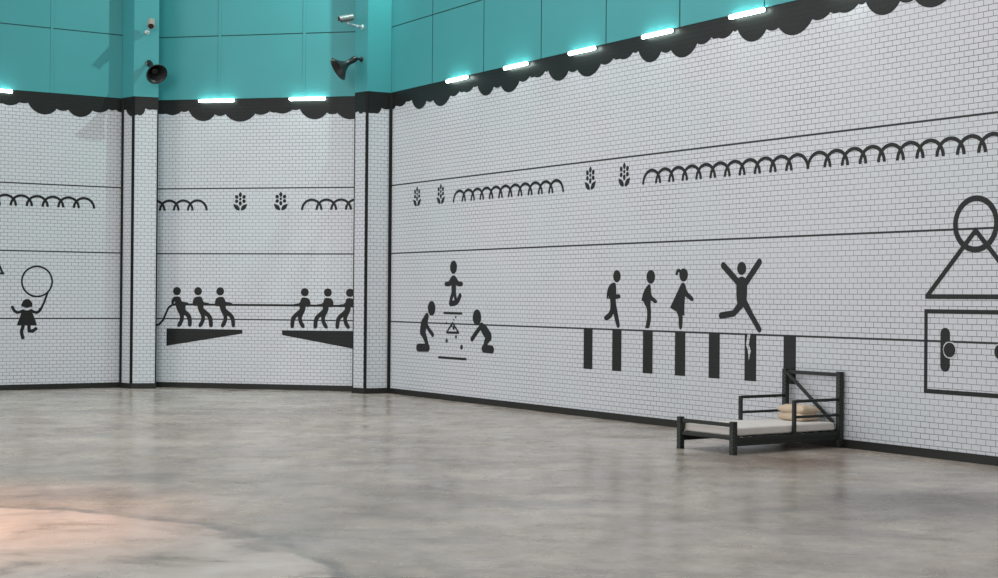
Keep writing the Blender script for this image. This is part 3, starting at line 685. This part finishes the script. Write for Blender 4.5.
for j in range(ny):
    for sx in (-1, 1):
        y0, y1 = mp_(j, ny), mp_(j+1, ny)
        b.face([(sx*LX/2, y0*LY/2, 0), (sx*LX/2, y1*LY/2, 0), (sx*LX/2, y1*LY/2, edge_z(sx, y1)), (sx*LX/2, y0*LY/2, edge_z(sx, y0))])
mat_o = b.build('mattress', M['sheet'], None, smooth=True, bevel=.018)
mat_o.location = bedpt(-.005, 0, .2365); mat_o.rotation_euler.z = BA
tag(mat_o, 'thin off white mattress lying on the black bed frame', 'mattress')
p1 = cushion('pillow', .345, .49, .115, M['pillow'], .02, 9, seed=3); p1.location = bedpt(.755, .035, .3945); p1.rotation_euler.z = BA
tag(p1, 'beige pillow lying on the mattress, lower one of two', 'pillow', 'beige pillows on the bed')
p2 = cushion('pillow', .36, .50, .13, M['pillow'], .05, 4, seed=8); p2.location = bedpt(.75, .035, .489); p2.rotation_euler = (0, .05, BA+.05)
tag(p2, 'plump beige pillow on top of the other pillow', 'pillow', 'beige pillows on the bed')

# ------------------------------------------------------------------ light
w = bpy.data.worlds.new('hall_light'); bpy.context.scene.world = w; w.use_nodes = True
bg = w.node_tree.nodes['Background']; bg.inputs['Color'].default_value = (1., .99, .98, 1); bg.inputs['Strength'].default_value = .64
def spot(name, loc, target, power, size, blend, radius, col):
    l = bpy.data.lights.new(name, 'SPOT'); l.energy = power; l.spot_size = size; l.spot_blend = blend; l.shadow_soft_size = radius; l.color = col
    o = bpy.data.objects.new(name, l); C.objects.link(o); o.location = loc
    o.rotation_euler = (Vector(target)-Vector(loc)).to_track_quat('-Z', 'Y').to_euler(); return o
spot('spot_right', (-1.9, 30.45, 11.2), (-8.2, 32.8, 5.5), 1050, 1.9, .5, .06, (.72, 1., .94))
spot('warm_spot', (-7.5, 12.5, 7.5), (-5.9, 13.2, 0), 2900, .90, 1., .3, (1., .44, .19))
def area(name, loc, target, power, sx, sy, col):
    l = bpy.data.lights.new(name, 'AREA'); l.shape = 'RECTANGLE'; l.size = sx; l.size_y = sy; l.energy = power; l.color = col
    o = bpy.data.objects.new(name, l); C.objects.link(o); o.location = loc
    o.rotation_euler = (Vector(target)-Vector(loc)).to_track_quat('-Z', 'Y').to_euler(); return o
area('ceiling_lamp', (0, 21, 11), (0, 21, 0), 250, 6, 5, (1., 1., 1.))
area('front_fill', (-7, 12, 7), (-6, 32, 1.0), 170, 5, 4, (1., 1., .99)).data.spread = 1.2  # unseen fill beam added to lift the left and middle tiles
sl = bpy.data.lights.new('left_fill_sun', 'SUN'); sl.energy = 1.1; sl.angle = 1.3; sl.color = (1., .985, .99)  # wide soft sun added as fill to brighten the right wall, no real lamps
so = bpy.data.objects.new('left_fill_sun', sl); C.objects.link(so); so.location = (-14, 14, 9)
so.rotation_euler = Vector((.93, .30, -.26)).to_track_quat('-Z', 'Y').to_euler()

# ------------------------------------------------------------------ camera
cam = bpy.data.cameras.new('camera'); co = bpy.data.objects.new('camera', cam); C.objects.link(co)
F, PITCH, ROLL = 1520.92, .0059097, .0078876
cam.sensor_fit = 'HORIZONTAL'; cam.sensor_width = 36; cam.lens = 36*F/998; cam.clip_end = 200
cr, sr, cp, sp = math.cos(ROLL), math.sin(ROLL), math.cos(PITCH), math.sin(PITCH)
right = Vector((cr, -sr*sp, sr*cp)); up = Vector((-sr, -cr*sp, cr*cp)); back = Vector((0, -cp, -sp))
mw = Matrix((right, up, back)).transposed().to_4x4(); mw.translation = Vector((0, 0, 2.0)); co.matrix_world = mw
sc = bpy.context.scene; sc.camera = co
sc.view_settings.view_transform = 'Standard'; sc.view_settings.look = 'None'; sc.view_settings.gamma = 1; sc.view_settings.exposure = .07
sc.view_settings.use_curve_mapping = False

# turn the whole hall so that the long right wall lies along an axis
ROT = Matrix.Rotation(math.radians(-32.622), 4, 'Z')
for o in list(sc.objects):
    if o.parent is None: o.matrix_basis = ROT @ o.matrix_basis
